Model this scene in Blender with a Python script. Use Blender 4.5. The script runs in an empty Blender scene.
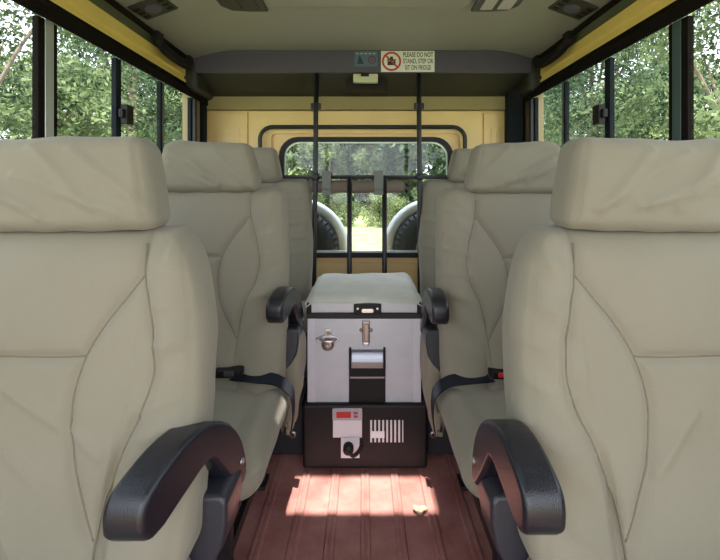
import bpy, bmesh, math, random
import numpy as np
from mathutils import Vector, Matrix
random.seed(7); rng = np.random.default_rng(7)
COL = bpy.context.scene.collection
ZC = 1.08            # eye height above the cabin floor
F = 410.0            # focal length in pixels of the 720x560 frame

# ------------------------------------------------------------------ materials
def mat(name, rgb, rough=0.5, metal=0.0, bump=0.0, bscale=200.0, var=0.0, vscale=6.0, coat=0.0, spec=0.5, emit=None, estr=0.0, sheen=0.0, stretch=None):
    m = bpy.data.materials.new(name); m.use_nodes = True
    nt = m.node_tree; b = nt.nodes['Principled BSDF']
    b.inputs['Base Color'].default_value = (*rgb, 1)
    b.inputs['Roughness'].default_value = rough
    b.inputs['Metallic'].default_value = metal
    b.inputs['Coat Weight'].default_value = coat
    b.inputs['Specular IOR Level'].default_value = spec
    b.inputs['Sheen Weight'].default_value = sheen
    if emit:
        b.inputs['Emission Color'].default_value = (*emit, 1); b.inputs['Emission Strength'].default_value = estr
    tc = nt.nodes.new('ShaderNodeTexCoord'); src = tc.outputs['Object']
    if stretch:
        mp = nt.nodes.new('ShaderNodeMapping'); mp.inputs['Scale'].default_value = stretch
        nt.links.new(src, mp.inputs['Vector']); src = mp.outputs['Vector']
    if var > 0:
        n = nt.nodes.new('ShaderNodeTexNoise'); n.inputs['Scale'].default_value = vscale; n.inputs['Detail'].default_value = 5
        nt.links.new(src, n.inputs['Vector'])
        r = nt.nodes.new('ShaderNodeMapRange'); r.inputs['From Min'].default_value = .3; r.inputs['From Max'].default_value = .7
        r.inputs['To Min'].default_value = 1-var; r.inputs['To Max'].default_value = 1+var
        nt.links.new(n.outputs['Fac'], r.inputs['Value'])
        mx = nt.nodes.new('ShaderNodeVectorMath'); mx.operation = 'SCALE'; mx.inputs[0].default_value = rgb
        nt.links.new(r.outputs['Result'], mx.inputs['Scale']); nt.links.new(mx.outputs['Vector'], b.inputs['Base Color'])
    if bump > 0:
        n = nt.nodes.new('ShaderNodeTexNoise'); n.inputs['Scale'].default_value = bscale; n.inputs['Detail'].default_value = 3
        nt.links.new(src, n.inputs['Vector'])
        bp = nt.nodes.new('ShaderNodeBump'); bp.inputs['Strength'].default_value = bump; bp.inputs['Distance'].default_value = .002
        nt.links.new(n.outputs['Fac'], bp.inputs['Height']); nt.links.new(bp.outputs['Normal'], b.inputs['Normal'])
    return m

M = {}
M['canvas'] = mat('beige_canvas', (.262, .238, .178), .85, bump=.35, bscale=420, var=.02, vscale=7, spec=.25, sheen=.15)
M['canvas_cover'] = mat('grey_canvas', (.60, .59, .52), .8, bump=.4, bscale=300, var=.08, vscale=9)
M['black_vinyl'] = mat('black_vinyl', (.011, .012, .018), .27, bump=.35, bscale=500, spec=.6)
M['bracket'] = mat('charcoal_vinyl', (.026, .026, .034), .36, bump=.3, bscale=450)
M['black_plastic'] = mat('black_plastic', (.009, .007, .008), .5, spec=.3, bump=.2, bscale=400, var=.1)
M['grey_plastic'] = mat('dark_grey_plastic', (.05, .05, .06), .42)
M['webbing'] = mat('black_webbing', (.014, .016, .022), .85, spec=.2, bump=.5, bscale=700)
M['black_metal'] = mat('black_painted_metal', (.012, .012, .014), .4)
M['black_rubber'] = mat('black_rubber', (.016, .014, .016), .65)
M['silver'] = mat('hammered_silver', (.56, .56, .61), .42, metal=.25, bump=.25, bscale=260, var=.03, vscale=30)
M['silver_edge'] = mat('silver_edge', (.60, .60, .65), .4, metal=.15)
M['chrome'] = mat('chrome', (.62, .62, .66), .28, metal=1)
M['brushed'] = mat('brushed_steel', (.30, .31, .36), .38, metal=.9)
M['steel'] = mat('worn_steel', (.35, .30, .28), .3, metal=.9)
M['white_plastic'] = mat('white_plastic', (.68, .66, .68), .5)
M['pale_grey'] = mat('pale_grey_plastic', (.42, .38, .41), .5)
M['red_display'] = mat('red_display', (.22, .02, .02), .3, emit=(1, .05, .03), estr=.10)
M['red_button'] = mat('red_button', (.6, .02, .03), .4)
M['yellow'] = mat('yellow_paint', (.90, .64, .28), .4, var=.05, vscale=5, spec=.5)
M['yellow_bright'] = mat('yellow_trim_paint', (.92, .67, .21), .4, var=.04)
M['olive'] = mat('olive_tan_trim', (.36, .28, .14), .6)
M['tan'] = mat('tan_trim', (.34, .25, .13), .6)
M['headliner'] = mat('grey_green_headliner', (.285, .26, .25), .5, bump=.2, bscale=120, var=.04, vscale=2)
M['headliner_side'] = mat('green_grey_trim', (.065, .07, .035), .6)
M['lip'] = mat('slate_grey_panel', (.085, .073, .112), .5, bump=.15, bscale=300)
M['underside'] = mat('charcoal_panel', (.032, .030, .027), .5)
M['shaded_thread'] = mat('shaded_seam_thread', (.185, .165, .12), .9)  # stitching; groove shadow is painted in as a darker beige
M['shaded_strip'] = mat('shaded_pale_strip', (.06, .10, .10), .4)  # right-hand copy of the pale pillar strip, shade put into its colour
M['window_trim'] = mat('dark_brown_trim', (.012, .009, .008), .9, spec=.1)
M['alu'] = mat('pale_aluminium', (.55, .60, .57), .35, metal=.5)
M['dark_blue'] = mat('blue_grey_post', (.012, .016, .020), .75, spec=.15)
M['cream'] = mat('cream_lamp', (.60, .60, .45), .4)
M['label_white'] = mat('white_sticker', (.80, .80, .80), .5)
M['label_blue'] = mat('blue_sticker', (.10, .15, .24), .5)
M['label_ink'] = mat('black_ink', (.03, .03, .03), .6)
M['label_red'] = mat('red_ink', (.50, .04, .05), .6)
M['brown_blind'] = mat('brown_blind', (.20, .16, .13), .8, bump=.3, bscale=200)
M['strap_grey'] = mat('grey_strap', (.17, .18, .16), .8)
M['tyre'] = mat('tyre_rubber', (.03, .033, .038), .6)
M['white_cover'] = mat('white_wheel_cover', (.72, .74, .76), .5)
M['bark'] = mat('bark', (.16, .12, .09), .9, var=.3, vscale=8)
M['paper'] = mat('dry_leaf', (.55, .45, .28), .8)
M['wall_grey'] = mat('grey_lining', (.16, .15, .12), .7)

def floor_mat():
    m = mat('red_floor_mat', (.29, .095, .08), .42, bump=.4, bscale=90, spec=.45)
    nt = m.node_tree; b = nt.nodes['Principled BSDF']
    tc = nt.nodes.new('ShaderNodeTexCoord')
    n = nt.nodes.new('ShaderNodeTexNoise'); n.inputs['Scale'].default_value = 5; n.inputs['Detail'].default_value = 8; n.inputs['Roughness'].default_value = .7
    nt.links.new(tc.outputs['Object'], n.inputs['Vector'])
    r = nt.nodes.new('ShaderNodeValToRGB')
    r.color_ramp.elements[0].position = .35; r.color_ramp.elements[0].color = (.27, .105, .09, 1)
    r.color_ramp.elements[1].position = .68; r.color_ramp.elements[1].color = (.46, .23, .20, 1)
    nt.links.new(n.outputs['Fac'], r.inputs['Fac']); nt.links.new(r.outputs['Color'], b.inputs['Base Color'])
    return m
M['floor'] = floor_mat()

def glass_mat(name, tint):
    m = bpy.data.materials.new(name); m.use_nodes = True; nt = m.node_tree; nt.nodes.clear()
    o = nt.nodes.new('ShaderNodeOutputMaterial'); t = nt.nodes.new('ShaderNodeBsdfTransparent'); t.inputs[0].default_value = (*tint, 1)
    g = nt.nodes.new('ShaderNodeBsdfGlossy'); g.inputs['Roughness'].default_value = .03
    lw = nt.nodes.new('ShaderNodeLayerWeight'); lw.inputs['Blend'].default_value = .5
    pw = nt.nodes.new('ShaderNodeMath'); pw.operation = 'POWER'; pw.inputs[1].default_value = 7; nt.links.new(lw.outputs['Facing'], pw.inputs[0])
    f = nt.nodes.new('ShaderNodeMath'); f.operation = 'MULTIPLY_ADD'; f.inputs[1].default_value = .35; f.inputs[2].default_value = .025; nt.links.new(pw.outputs[0], f.inputs[0])
    x = nt.nodes.new('ShaderNodeMixShader')
    nt.links.new(f.outputs[0], x.inputs[0]); nt.links.new(t.outputs[0], x.inputs[1]); nt.links.new(g.outputs[0], x.inputs[2]); nt.links.new(x.outputs[0], o.inputs[0])
    return m
M['glass'] = glass_mat('window_glass', (.93, .97, .96))

def leaf_mat(name, dark, light, scale=1.2):
    m = bpy.data.materials.new(name); m.use_nodes = True; nt = m.node_tree; nt.nodes.clear()
    o = nt.nodes.new('ShaderNodeOutputMaterial')
    tc = nt.nodes.new('ShaderNodeTexCoord'); n = nt.nodes.new('ShaderNodeTexNoise'); n.inputs['Scale'].default_value = scale; n.inputs['Detail'].default_value = 6
    nt.links.new(tc.outputs['Object'], n.inputs['Vector'])
    r = nt.nodes.new('ShaderNodeValToRGB')
    r.color_ramp.elements[0].position = .38; r.color_ramp.elements[0].color = (*dark, 1)
    r.color_ramp.elements[1].position = .64; r.color_ramp.elements[1].color = (*light, 1)
    nt.links.new(n.outputs['Fac'], r.inputs['Fac'])
    d = nt.nodes.new('ShaderNodeBsdfDiffuse'); t = nt.nodes.new('ShaderNodeBsdfTranslucent'); x = nt.nodes.new('ShaderNodeMixShader'); x.inputs[0].default_value = .45
    nt.links.new(r.outputs['Color'], d.inputs[0]); nt.links.new(r.outputs['Color'], t.inputs[0])
    nt.links.new(d.outputs[0], x.inputs[1]); nt.links.new(t.outputs[0], x.inputs[2]); nt.links.new(x.outputs[0], o.inputs[0])
    return m
M['leaf'] = leaf_mat('green_leaves', (.04, .065, .03), (.27, .33, .17))
M['leaf_dark'] = leaf_mat('deep_green_leaves', (.022, .045, .03), (.15, .21, .12))
M['bush'] = leaf_mat('bright_bush_leaves', (.06, .09, .035), (.36, .42, .20))
M['grass'] = leaf_mat('pale_grass', (.24, .27, .12), (.38, .40, .22), 3.0)

# ------------------------------------------------------------------ object helpers
def origin(o):
    v = Vector((0, 0, 0))
    while o is not None:
        v += Vector(o.location); o = o.parent
    return v
def link(name, me, material, parent=None, smooth=True):
    o = bpy.data.objects.new(name, me); COL.objects.link(o)
    if material: me.materials.append(material)
    if parent is not None: o.parent = parent
    if smooth: me.polygons.foreach_set('use_smooth', [True]*len(me.polygons))
    return o
def mesh(name, V, Fc, material, parent=None, smooth=True):
    off = np.array(origin(parent)) if parent is not None else np.zeros(3)
    V = np.asarray(V, float) - off
    me = bpy.data.meshes.new(name); me.from_pydata(V.tolist(), [], [list(map(int, f)) for f in Fc])
    bm = bmesh.new(); bm.from_mesh(me); bmesh.ops.recalc_face_normals(bm, faces=bm.faces); bm.to_mesh(me); bm.free()
    return link(name, me, material, parent, smooth)
def root(name, loc, label=None, cat=None, group=None, kind=None):
    o = bpy.data.objects.new(name, None); COL.objects.link(o); o.location = loc; o.empty_display_size = .1
    return tag(o, label, cat, group, kind)
def tag(o, label=None, cat=None, group=None, kind=None):
    if label: o['label'] = label
    if cat: o['category'] = cat
    if group: o['group'] = group
    if kind: o['kind'] = kind
    return o

class MB:
    """collects shapes for ONE mesh"""
    def __init__(s): s.V = []; s.F = []
    def add(s, V, Fc):
        n = len(s.V); s.V += [tuple(v) for v in V]; s.F += [[i+n for i in f] for f in Fc]; return s
    def box(s, x0, x1, y0, y1, z0, z1):
        V = [(x, y, z) for x in (x0, x1) for y in (y0, y1) for z in (z0, z1)]
        return s.add(V, [(0,1,3,2), (4,6,7,5), (0,4,5,1), (2,3,7,6), (0,2,6,4), (1,5,7,3)])
    def prism(s, poly, a0, a1, axis='x'):
        n = len(poly)
        def pt(p, a):
            return (a, p[0], p[1]) if axis == 'x' else ((p[0], a, p[1]) if axis == 'y' else (p[0], p[1], a))
        V = [pt(p, a0) for p in poly] + [pt(p, a1) for p in poly]
        Fc = [list(range(n)), list(range(2*n-1, n-1, -1))] + [(i, (i+1) % n, (i+1) % n + n, i+n) for i in range(n)]
        return s.add(V, Fc)
    def tube(s, pts, r, seg=12):
        pts = [Vector(p) for p in pts]; n = len(pts); V = []
        t0 = (pts[1]-pts[0]).normalized(); up = Vector((0, 0, 1)) if abs(t0.z) < .9 else Vector((1, 0, 0)); a = t0.cross(up).normalized()
        for i, p in enumerate(pts):
            t = (pts[min(i+1, n-1)] - pts[max(i-1, 0)]).normalized(); a = (a - t*a.dot(t)).normalized(); b = t.cross(a)
            rr = r[i] if isinstance(r, (list, tuple)) else r
            V += [p + (a*math.cos(2*math.pi*k/seg) + b*math.sin(2*math.pi*k/seg))*rr for k in range(seg)]
        Fc = [(i*seg+k, i*seg+(k+1) % seg, (i+1)*seg+(k+1) % seg, (i+1)*seg+k) for i in range(n-1) for k in range(seg)]
        Fc += [list(range(seg))[::-1], [(n-1)*seg+k for k in range(seg)]]
        return s.add(V, Fc)
    def ribbon(s, pts, wdir, w, th):
        """flat strap: pts centre line, wdir width direction per point"""
        pts = [Vector(p) for p in pts]; n = len(pts); V = []
        for i, p in enumerate(pts):
            t = (pts[min(i+1, n-1)] - pts[max(i-1, 0)]).normalized(); wd = Vector(wdir[i] if isinstance(wdir[0], (list, tuple)) else wdir)
            wd = (wd - t*wd.dot(t)).normalized(); nn = t.cross(wd)
            V += [p+wd*w/2+nn*th/2, p-wd*w/2+nn*th/2, p-wd*w/2-nn*th/2, p+wd*w/2-nn*th/2]
        Fc = [(i*4+k, i*4+(k+1) % 4, i*4+4+(k+1) % 4, i*4+4+k) for i in range(n-1) for k in range(4)] + [(3, 2, 1, 0), tuple((n-1)*4+k for k in range(4))]
        return s.add(V, Fc)
    def lathe(s, prof, c, axis='y', seg=32):
        """prof: (radius, along axis)"""
        n = len(prof); V = []
        for k in range(seg):
            a = 2*math.pi*k/seg
            for r, h in prof:
                if axis == 'y': V.append((c[0]+r*math.cos(a), c[1]+h, c[2]+r*math.sin(a)))
                elif axis == 'x': V.append((c[0]+h, c[1]+r*math.cos(a), c[2]+r*math.sin(a)))
                else: V.append((c[0]+r*math.cos(a), c[1]+r*math.sin(a), c[2]+h))
        Fc = [(k*n+i, k*n+i+1, ((k+1) % seg)*n+i+1, ((k+1) % seg)*n+i) for k in range(seg) for i in range(n-1)]
        return s.add(V, Fc)
    def map(s, f): s.V = [tuple(f(*v)) for v in s.V]; return s
    def build(s, name, material, parent=None, bevel=0, seg=3, smooth=False):
        o = mesh(name, s.V, s.F, material, parent, smooth or bevel > 0)
        if bevel:
            b = o.modifiers.new('bevel', 'BEVEL'); b.width = bevel; b.segments = seg; b.limit_method = 'ANGLE'; b.angle_limit = math.radians(35)
            w = o.modifiers.new('wn', 'WEIGHTED_NORMAL')
        return o

def spline(pts, n=8):
    P = [np.array(p, float) for p in pts]; P = [2*P[0]-P[1]] + P + [2*P[-1]-P[-2]]; out = []
    for i in range(1, len(P)-2):
        for k in range(n):
            t = k/n; a, b, c, d = P[i-1], P[i], P[i+1], P[i+2]
            out.append(.5*((2*b)+(-a+c)*t+(2*a-5*b+4*c-d)*t*t+(-a+3*b-3*c+d)*t**3))
    out.append(P[-2]); return np.array(out)

def soft_box(lo, hi, r, step):
    """rounded box surface grid; returns (V, F, N)"""
    lo = np.array(lo, float); hi = np.array(hi, float); r = np.array(r, float); step = np.array(step if hasattr(step, '__len__') else (step,)*3, float)
    n = np.maximum(2, np.round((hi-lo)/step)).astype(int)
    idx = {}; V = []; Fc = []
    def vid(i, j, k):
        key = (i, j, k)
        if key not in idx:
            idx[key] = len(V); V.append((lo[0]+(hi[0]-lo[0])*i/n[0], lo[1]+(hi[1]-lo[1])*j/n[1], lo[2]+(hi[2]-lo[2])*k/n[2]))
        return idx[key]
    for ax in range(3):
        a, b = [q for q in range(3) if q != ax]
        for side in (0, n[ax]):
            for i in range(n[a]):
                for j in range(n[b]):
                    q = []
                    for di, dj in ((0, 0), (1, 0), (1, 1), (0, 1)):
                        t = [0, 0, 0]; t[ax] = side; t[a] = i+di; t[b] = j+dj; q.append(vid(*t))
                    Fc.append(q)
    V = np.array(V); inner = np.clip(V, lo+r, hi-r); d = (V-inner)/r; L = np.linalg.norm(d, axis=1, keepdims=True); d = d/np.maximum(L, 1e-9)
    N = d/r; N /= np.linalg.norm(N, axis=1, keepdims=True)
    return inner+d*r, Fc, N

def seg_dist(x, z, line):
    best = np.full(x.shape, 1e9)
    for (x0, z0), (x1, z1) in zip(line[:-1], line[1:]):
        dx, dz = x1-x0, z1-z0; L2 = dx*dx+dz*dz+1e-12
        t = np.clip(((x-x0)*dx+(z-z0)*dz)/L2, 0, 1); best = np.minimum(best, np.hypot(x-x0-t*dx, z-z0-t*dz))
    return best
def wrinkle(x, z, ph):
    w = 0
    for i in range(7):
        a = ph*1.7+i*2.399; k = 14+9*i
        w = w + np.sin(k*(x*math.cos(a)+z*math.sin(a))+ph*3+i + 1.6*np.sin(9*z+i+ph)+1.2*np.sin(11*x-ph*i))/(1+.6*i)
    return w/2.2

# ------------------------------------------------------------------ camera, view
cam = bpy.data.cameras.new('camera'); co = bpy.data.objects.new('camera', cam); COL.objects.link(co)
co.location = (0, 0, ZC); co.rotation_euler = (math.radians(90), 0, 0)
cam.sensor_width = 36; cam.lens = 36*F/720; cam.shift_x = -3/720; cam.shift_y = -90/720; cam.clip_start = .02; cam.clip_end = 300
sc = bpy.context.scene; sc.camera = co
sc.view_settings.view_transform = 'Standard'; sc.view_settings.look = 'None'; sc.view_settings.exposure = 0.85; sc.view_settings.gamma = 1

def P(px, py, d): return ((px-363)/F*d, d, ZC+(190-py)/F*d)
def PX(px, d): return (px-363)/F*d
def PZ(py, d): return ZC+(190-py)/F*d

# ------------------------------------------------------------------ seats
def seat(s, Xe, hw, dy, dh, name_label, group, cushH, xo=0, arm=True, belt=None, yaw=0, armx=.235, ph=0, bolst=.10, armw=.064, buck=None, outer=.04, step=.0055, rsh=.06, xe2=0, skirt=False, cin=.268, pitch=0, armd=(0, 0), arml=None, beltl=None):
    """s: -1 left, +1 right. Xe: inner headrest edge from the aisle. hw: half width. dy/dh: row offset back/up."""
    cx = s*(Xe+hw)+xo
    rt = root('passenger_seat', (cx, .8+dy, 0), name_label, 'seat', group)
    def out(V): W = np.array(V, float); W[:, 0] = W[:, 0]*s + xo; W[:, 1] += dy; W[:, 2] += ZC + dh; return W
    Xo = Xe+2*hw
    # --- backrest
    bot = cushH-dh-.06
    lo = (Xe-bolst, .86, bot); hi = (Xo+outer, .985, -.062 if dy else -.080)
    V, Fc, N = soft_box(lo, hi, (rsh, .045, rsh), step)
    x, y, z = V.T
    e = np.minimum(x-Xe, Xo-x)
    A = spline([(.037, -.06), (.034, -.10), (.025, -.172), (-.003, -.257), (-.020, -.34), (-.008, -.41), (.014, -.46), (.03, -.52), (.035, -.60), (.035, -.72)], 6)
    cw = min(.115, hw-.02)
    B = spline([(.025, -.172), (.052, -.21), (.088, -.262), (cw, -.318), (min(.128, cw+.011), -.385), (min(.121, cw+.004), -.435), (.101, -.49), (.070, -.54), (.038, -.59)], 6)
    Hs = np.array([(cw, -.318), (hw+.02, -.316)])
    C = np.array([(-bolst+.022, -.10), (-bolst+.018, -.40), (-bolst+.02, -.8)])
    d = np.minimum(np.minimum(seg_dist(e, z, A), seg_dist(e, z, B)), seg_dist(e, z, Hs))
    front = np.clip((-N[:, 1]-.25)/.5, 0, 1)
    rf = random.Random(int(ph*10)); creases = []
    for k in range(5):
        ax_ = Xe+.05+rf.random()*(2*hw-.12); az_ = bot+.10+rf.random()*.16; an = rf.uniform(.3, 1.1)*(1 if rf.random() < .5 else -1); ll = .10+.12*rf.random()
        creases.append(((ax_, az_), (ax_+ll*math.cos(an), az_+ll*abs(math.sin(an))), .004+.003*rf.random()))
    for k in range(5):
        az_ = -.14-.07*k-.03*rf.random(); creases.append(((Xe-bolst, az_), (Xe-.01, az_-.03+.03*rf.random()), .003))
    def fold(px, pz):
        w = 0*px
        for p0, p1, am in creases: w = w + am*np.exp(-(seg_dist(px, pz, np.array([p0, p1]))/.010)**2)
        return w
    def pf(d): return .010*(1-np.exp(-d/.016)) - .004*np.exp(-(d/.008)**2)
    puff = pf(d)
    bol = .010*np.exp(-((e+.04)/.045)**2)
    dm = .012*np.exp(-((x-(Xe+hw))/(hw*.8))**2)*np.exp(-((z+.25)/.25)**2) + .02*np.exp(-((z-bot-.12)/.09)**2)*(e > .03)
    wr0 = .0032*wrinkle(x, z, ph)*(1+1.0*(e < .02))
    wr = .0032*wrinkle(x, z, ph) * (1+1.2*(e < .02)) + .0022*np.exp(-((e+.03)/.05)**2)*np.sin(z*75+6*e/.1+ph)
    V[:, 1] -= front*(puff+bol+dm+wr+fold(x, z))
    side = np.abs(N[:, 0])
    dC = seg_dist(e, z, C)
    V[:, 0] += N[:, 0]*(side > .4)*(.002*wrinkle(y, z, ph+2)) - N[:, 0]*.003*np.exp(-(dC/.006)**2)
    V[:, 0] += np.where(x < Xe, -1, 0)*.02*np.clip((-z-.12)/.3, 0, 1)*np.clip((Xe-x)/bolst, 0, 1)
    if not dy: V[:, 0] += np.where(x < Xe, 1, 0)*.050*np.clip((z+.30)/.22, 0, 1)**1.4*np.clip((Xe-x)/bolst, 0, 1)
    V[:, 1] += .30*(V[:, 2]+.08)
    bk_ = mesh('backrest', out(V), Fc, M['canvas'], rt)
    # stitched seams follow the surface, toned dark for the shadow in the groove
    def surf(px, pz):
        pe = np.minimum(px-Xe, Xo-px)
        w = .010*np.exp(-((pe+.04)/.045)**2) + .012*np.exp(-((px-(Xe+hw))/(hw*.8))**2)*np.exp(-((pz+.25)/.25)**2) + .02*np.exp(-((pz-bot-.12)/.09)**2)*(pe > .03)
        w = w + fold(px, pz) + .0032*wrinkle(px, pz, ph)*(1+1.2*(pe < .02)) + .0022*np.exp(-((pe+.03)/.05)**2)*np.sin(pz*75+6*pe/.1+ph) + pf(0*px)
        return lo[1] - w + .30*(pz+.08)
    lines = []
    for ln in (A, B):
        ln = np.array(ln); ln = ln[(ln[:, 1] < -.10) & (ln[:, 1] > bot+.07)]
        lines += [(Xe+ln[:, 0], ln[:, 1]), (Xo-ln[:, 0], ln[:, 1])]
    hxs = np.linspace(Xe+cw, Xo-cw, 24); lines.append((hxs, -.318+.002*np.sin(hxs*30)))
    for k, (lx_, lz_) in enumerate(lines):
        mbs = MB().tube(list(zip(lx_, surf(lx_, lz_)-.0008, lz_)), .0019, 6); mbs.V = [tuple(v) for v in out(mbs.V)]
        mbs.build('seam', M['shaded_thread'], bk_, smooth=True)
    # --- headrest with fitted cover
    top = .112
    lo = (Xe+xe2, .838, -.082); hi = (Xo-xe2, .95, top)
    V, Fc, N = soft_box(lo, hi, (.034, .036, .030), step)
    x, y, z = V.T; t = np.clip((z+.088)/.2, 0, 1); e = np.minimum(x-Xe, Xo-x)
    xc = Xe+hw; V[:, 0] = xc+(x-xc)*(1-.045/hw*t**1.3)
    fr = np.clip(-N[:, 1], 0, 1)
    L1 = seg_dist(e, z, np.array([(.028, -.09), (.026, .0), (.03, .11)]))
    V[:, 1] -= fr*(.012*np.sin(math.pi*np.clip((z+.088)/.2, 0, 1)) + .0045*wrinkle(x*.7, z*1.1, ph+5) - .003*np.exp(-(L1/.006)**2))
    rf = random.Random(int(ph*10)+3)
    for k in range(5):
        x0 = Xe+.02+rf.random()*2*hw*.6; z0_ = -.07+.05*rf.random(); x1 = x0+.10+.14*rf.random(); z1_ = z0_+.05+.09*rf.random()
        V[:, 1] -= fr*(.0055*np.exp(-(seg_dist(x, z, np.array([(x0, z0_), (x1, z1_)]))/.011)**2))
    hem = np.clip(1-(z+.088)/.02, 0, 1)
    V[:, 2] -= .006*np.sin((x-Xe)/(2*hw)*math.pi)*(z < 0) + .0015*np.sin(x*60+ph)*hem
    V[:, 2] += .004*np.sin(x*13+ph)*t + .0015*np.sin(x*41+ph)*t
    V[:, 1] += .13*V[:, 2]
    mesh('headrest', out(V), Fc, M['canvas'], rt)
    # --- cushion
    c = cushH-dh
    V, Fc, N = soft_box((cin, .30, c-.135), (Xo+.02, .80, c), (.05 if dy else .10, .06, .05), .009)
    x, y, z = V.T; up = np.clip(N[:, 2], 0, 1); fr = np.clip(-N[:, 1], 0, 1)
    e = np.minimum(x-cin, Xo+.02-x)
    dd = np.minimum(np.abs(e-.085), np.abs(y-.38)+(e < .085)*1)
    V[:, 2] += up*(.012*(1-np.exp(-dd/.03))-.012 + .0035*wrinkle(x, y, ph+1)) - .05*np.clip((.42-y)/.12, 0, 1)**2*up
    V[:, 1] -= fr*.0035*wrinkle(x, z*2, ph)
    V[:, 0] -= np.clip(-N[:, 0], 0, 1)*(.01*np.sin((z-c+.135)/.135*math.pi)+.003*wrinkle(y, z, ph+3))
    mesh('cushion', out(V), Fc, M['canvas'], rt)
    if skirt:   # loose side flap of the cover hanging behind the cushion
        V, Fc, N = soft_box((.225, .775, -.98), (.30, .90, -.60), (.03, .03, .04), .008)
        x, y, z = V.T
        V[:, 1] += .005*wrinkle(x*2, z, ph+4); V[:, 0] += .006*wrinkle(y*2, z, ph+6) + .035*np.clip((-z-.80)/.18, 0, 1)*(x < .26)
        mesh('cover_flap', out(V), Fc, M['canvas'], rt)
    def b(mb): mb.V = [tuple(v) for v in out(mb.V)]; return mb
    # --- frame under the cushion
    fz = -ZC-dh
    b(MB().box(.33, Xo-.02, .36, .80, c-.16, c-.128)).build('seat_frame', M['black_metal'], rt, .004, 2)
    for lx in ((.285 if not dy else .36), Xo-.06):
        for ly in (.40, .78):
            mb = MB().box(lx, lx+.035, ly, ly+.035, fz+.001, c-.15).box(lx-.008, lx+.043, ly-.02, ly+.055, fz+.001, fz+.013)
            b(mb).build('leg', M['black_metal'], rt, .003, 2)
    b(MB().box(.292+(.075 if dy else 0), .312+(.075 if dy else 0), .435, .78, fz+.05, fz+.085)).build('stretcher', M['black_metal'], rt, .003, 2)
    # --- armrest, aisle side
    if arm:
        prof = [(.600, -.490), (.598, -.470), (.600, -.452), (.612, -.434), (.640, -.423), (.685, -.414), (.735, -.416), (.785, -.434), (.835, -.470), (.872, -.520), (.892, -.570), (.897, -.615), (.880, -.632)]
        prof = [tuple(p) for p in spline(prof, 2)] + [(.862, -.622), (.815, -.562), (.772, -.500), (.758, -.493), (.740, -.494), (.690, -.503), (.645, -.512), (.618, -.510)]
        def bend(x, y, z):
            return (x + yaw*(.90-y)/.3, y+armd[0], z+armd[1]-pitch*(.90-y)/.3)
        mb = MB().prism(prof, armx, armx+armw).map(bend)
        a = b(mb).build('armrest', M['black_vinyl'], rt, .012, 4)
        if arml: a['label'] = arml
        for qx in (armx-.0005,):
            k = MB().lathe([(0, -.002), (.006, -.002), (.007, 0), (.005, .002)], (qx, .872, -.575), 'x', 14).map(bend)
            b(k).build('rivet', M['chrome'], a, smooth=True)
        poly = [(armx+.006, -.59), (armx+.018, -.578), (armx+.078, -.578), (armx+.078, -.735), (armx+.055, -.728), (armx+.03, -.702), (armx+.012, -.672), (armx+.005, -.63)]
        mb = MB().prism(poly, .775, .88, 'y').map(lambda x, y, z: (x, y+armd[0]+.10*(z+.562), z+armd[1]))
        b(mb).build('armrest_bracket', M['bracket'], rt, .012, 4)
    if belt:
        pts = spline(belt, 8)
        wd = [tuple(v) for v in np.repeat(np.array([(0, .85, .5)]), len(pts), 0)]
        mb = MB().ribbon([(p[0], p[1], p[2]) for p in pts], wd, .042, .004)
        bl = b(mb).build('seat_belt', M['webbing'], rt, smooth=False)
        if buck:
            bx, by, bz = buck
            bk = b(MB().box(bx-.045, bx+.045, by-.022, by+.022, bz-.002, bz+.026)).build('buckle', M['black_plastic'], bl, .007, 3)
            b(MB().box(bx-.022, bx+.012, by-.025, by-.018, bz+.006, bz+.022)).build('buckle_button', M['red_button'] if s > 0 else M['grey_plastic'], bl, .003, 2)
    return rt

g = 'canvas covered passenger seats'
seat(-1, .408, .25, 0, 0, 'large beige canvas seat nearest on the left, its black armrest swung outward', g, -.645, xo=-.006, cin=.31, pitch=.022, yaw=.07, armx=.245, ph=.3, bolst=.092, rsh=.085, xe2=.011, step=.0045)
seat(+1, .408, .25, 0, 0, 'large beige canvas seat nearest on the right, black armrest pointing straight forward', g, -.645, xo=-.006, cin=.31, pitch=.012, ph=2.1, armx=.242, bolst=.092, rsh=.085, xe2=.011, step=.0045)
cr = -.66
def bl(c):   # belt across the rear of the cushion and round its aisle edge, in row coordinates
    return [(.60, .69, c+.045), (.50, .68, c+.035), (.42, .665, c+.030), (.345, .655, c+.028), (.285, .655, c+.018), (.243, .665, c-.02), (.236, .68, c-.07), (.240, .70, c-.13), (.250, .72, c-.18)]
seat(-1, .397, .203, .71, .076, 'middle row beige canvas seat left of the silver fridge, black belt across its cushion', g, cr, belt=bl(cr-.068), yaw=.03, armx=.228, ph=4.4, skirt=True, armw=.056, buck=(.445, .655, cr-.068+.035))
seat(+1, .394, .203, .71, .072, 'middle row beige canvas seat right of the silver fridge, with a red belt buckle', g, cr, belt=bl(cr-.068), armx=.222, ph=5.2, skirt=True, armw=.056, buck=(.465, .655, cr-.068+.035))
seat(-1, .452, .18, 1.42, .125, 'rearmost left canvas seat, mostly hidden, by the left side of the back window', g, -.56, ph=1.3, arm=False, bolst=.16, outer=.02, step=.007)
seat(+1, .470, .18, 1.42, .125, 'rearmost right canvas seat, mostly hidden, by the right side of the back window', g, -.56, ph=3.3, arm=False, bolst=.145, outer=.0, step=.007)

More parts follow.
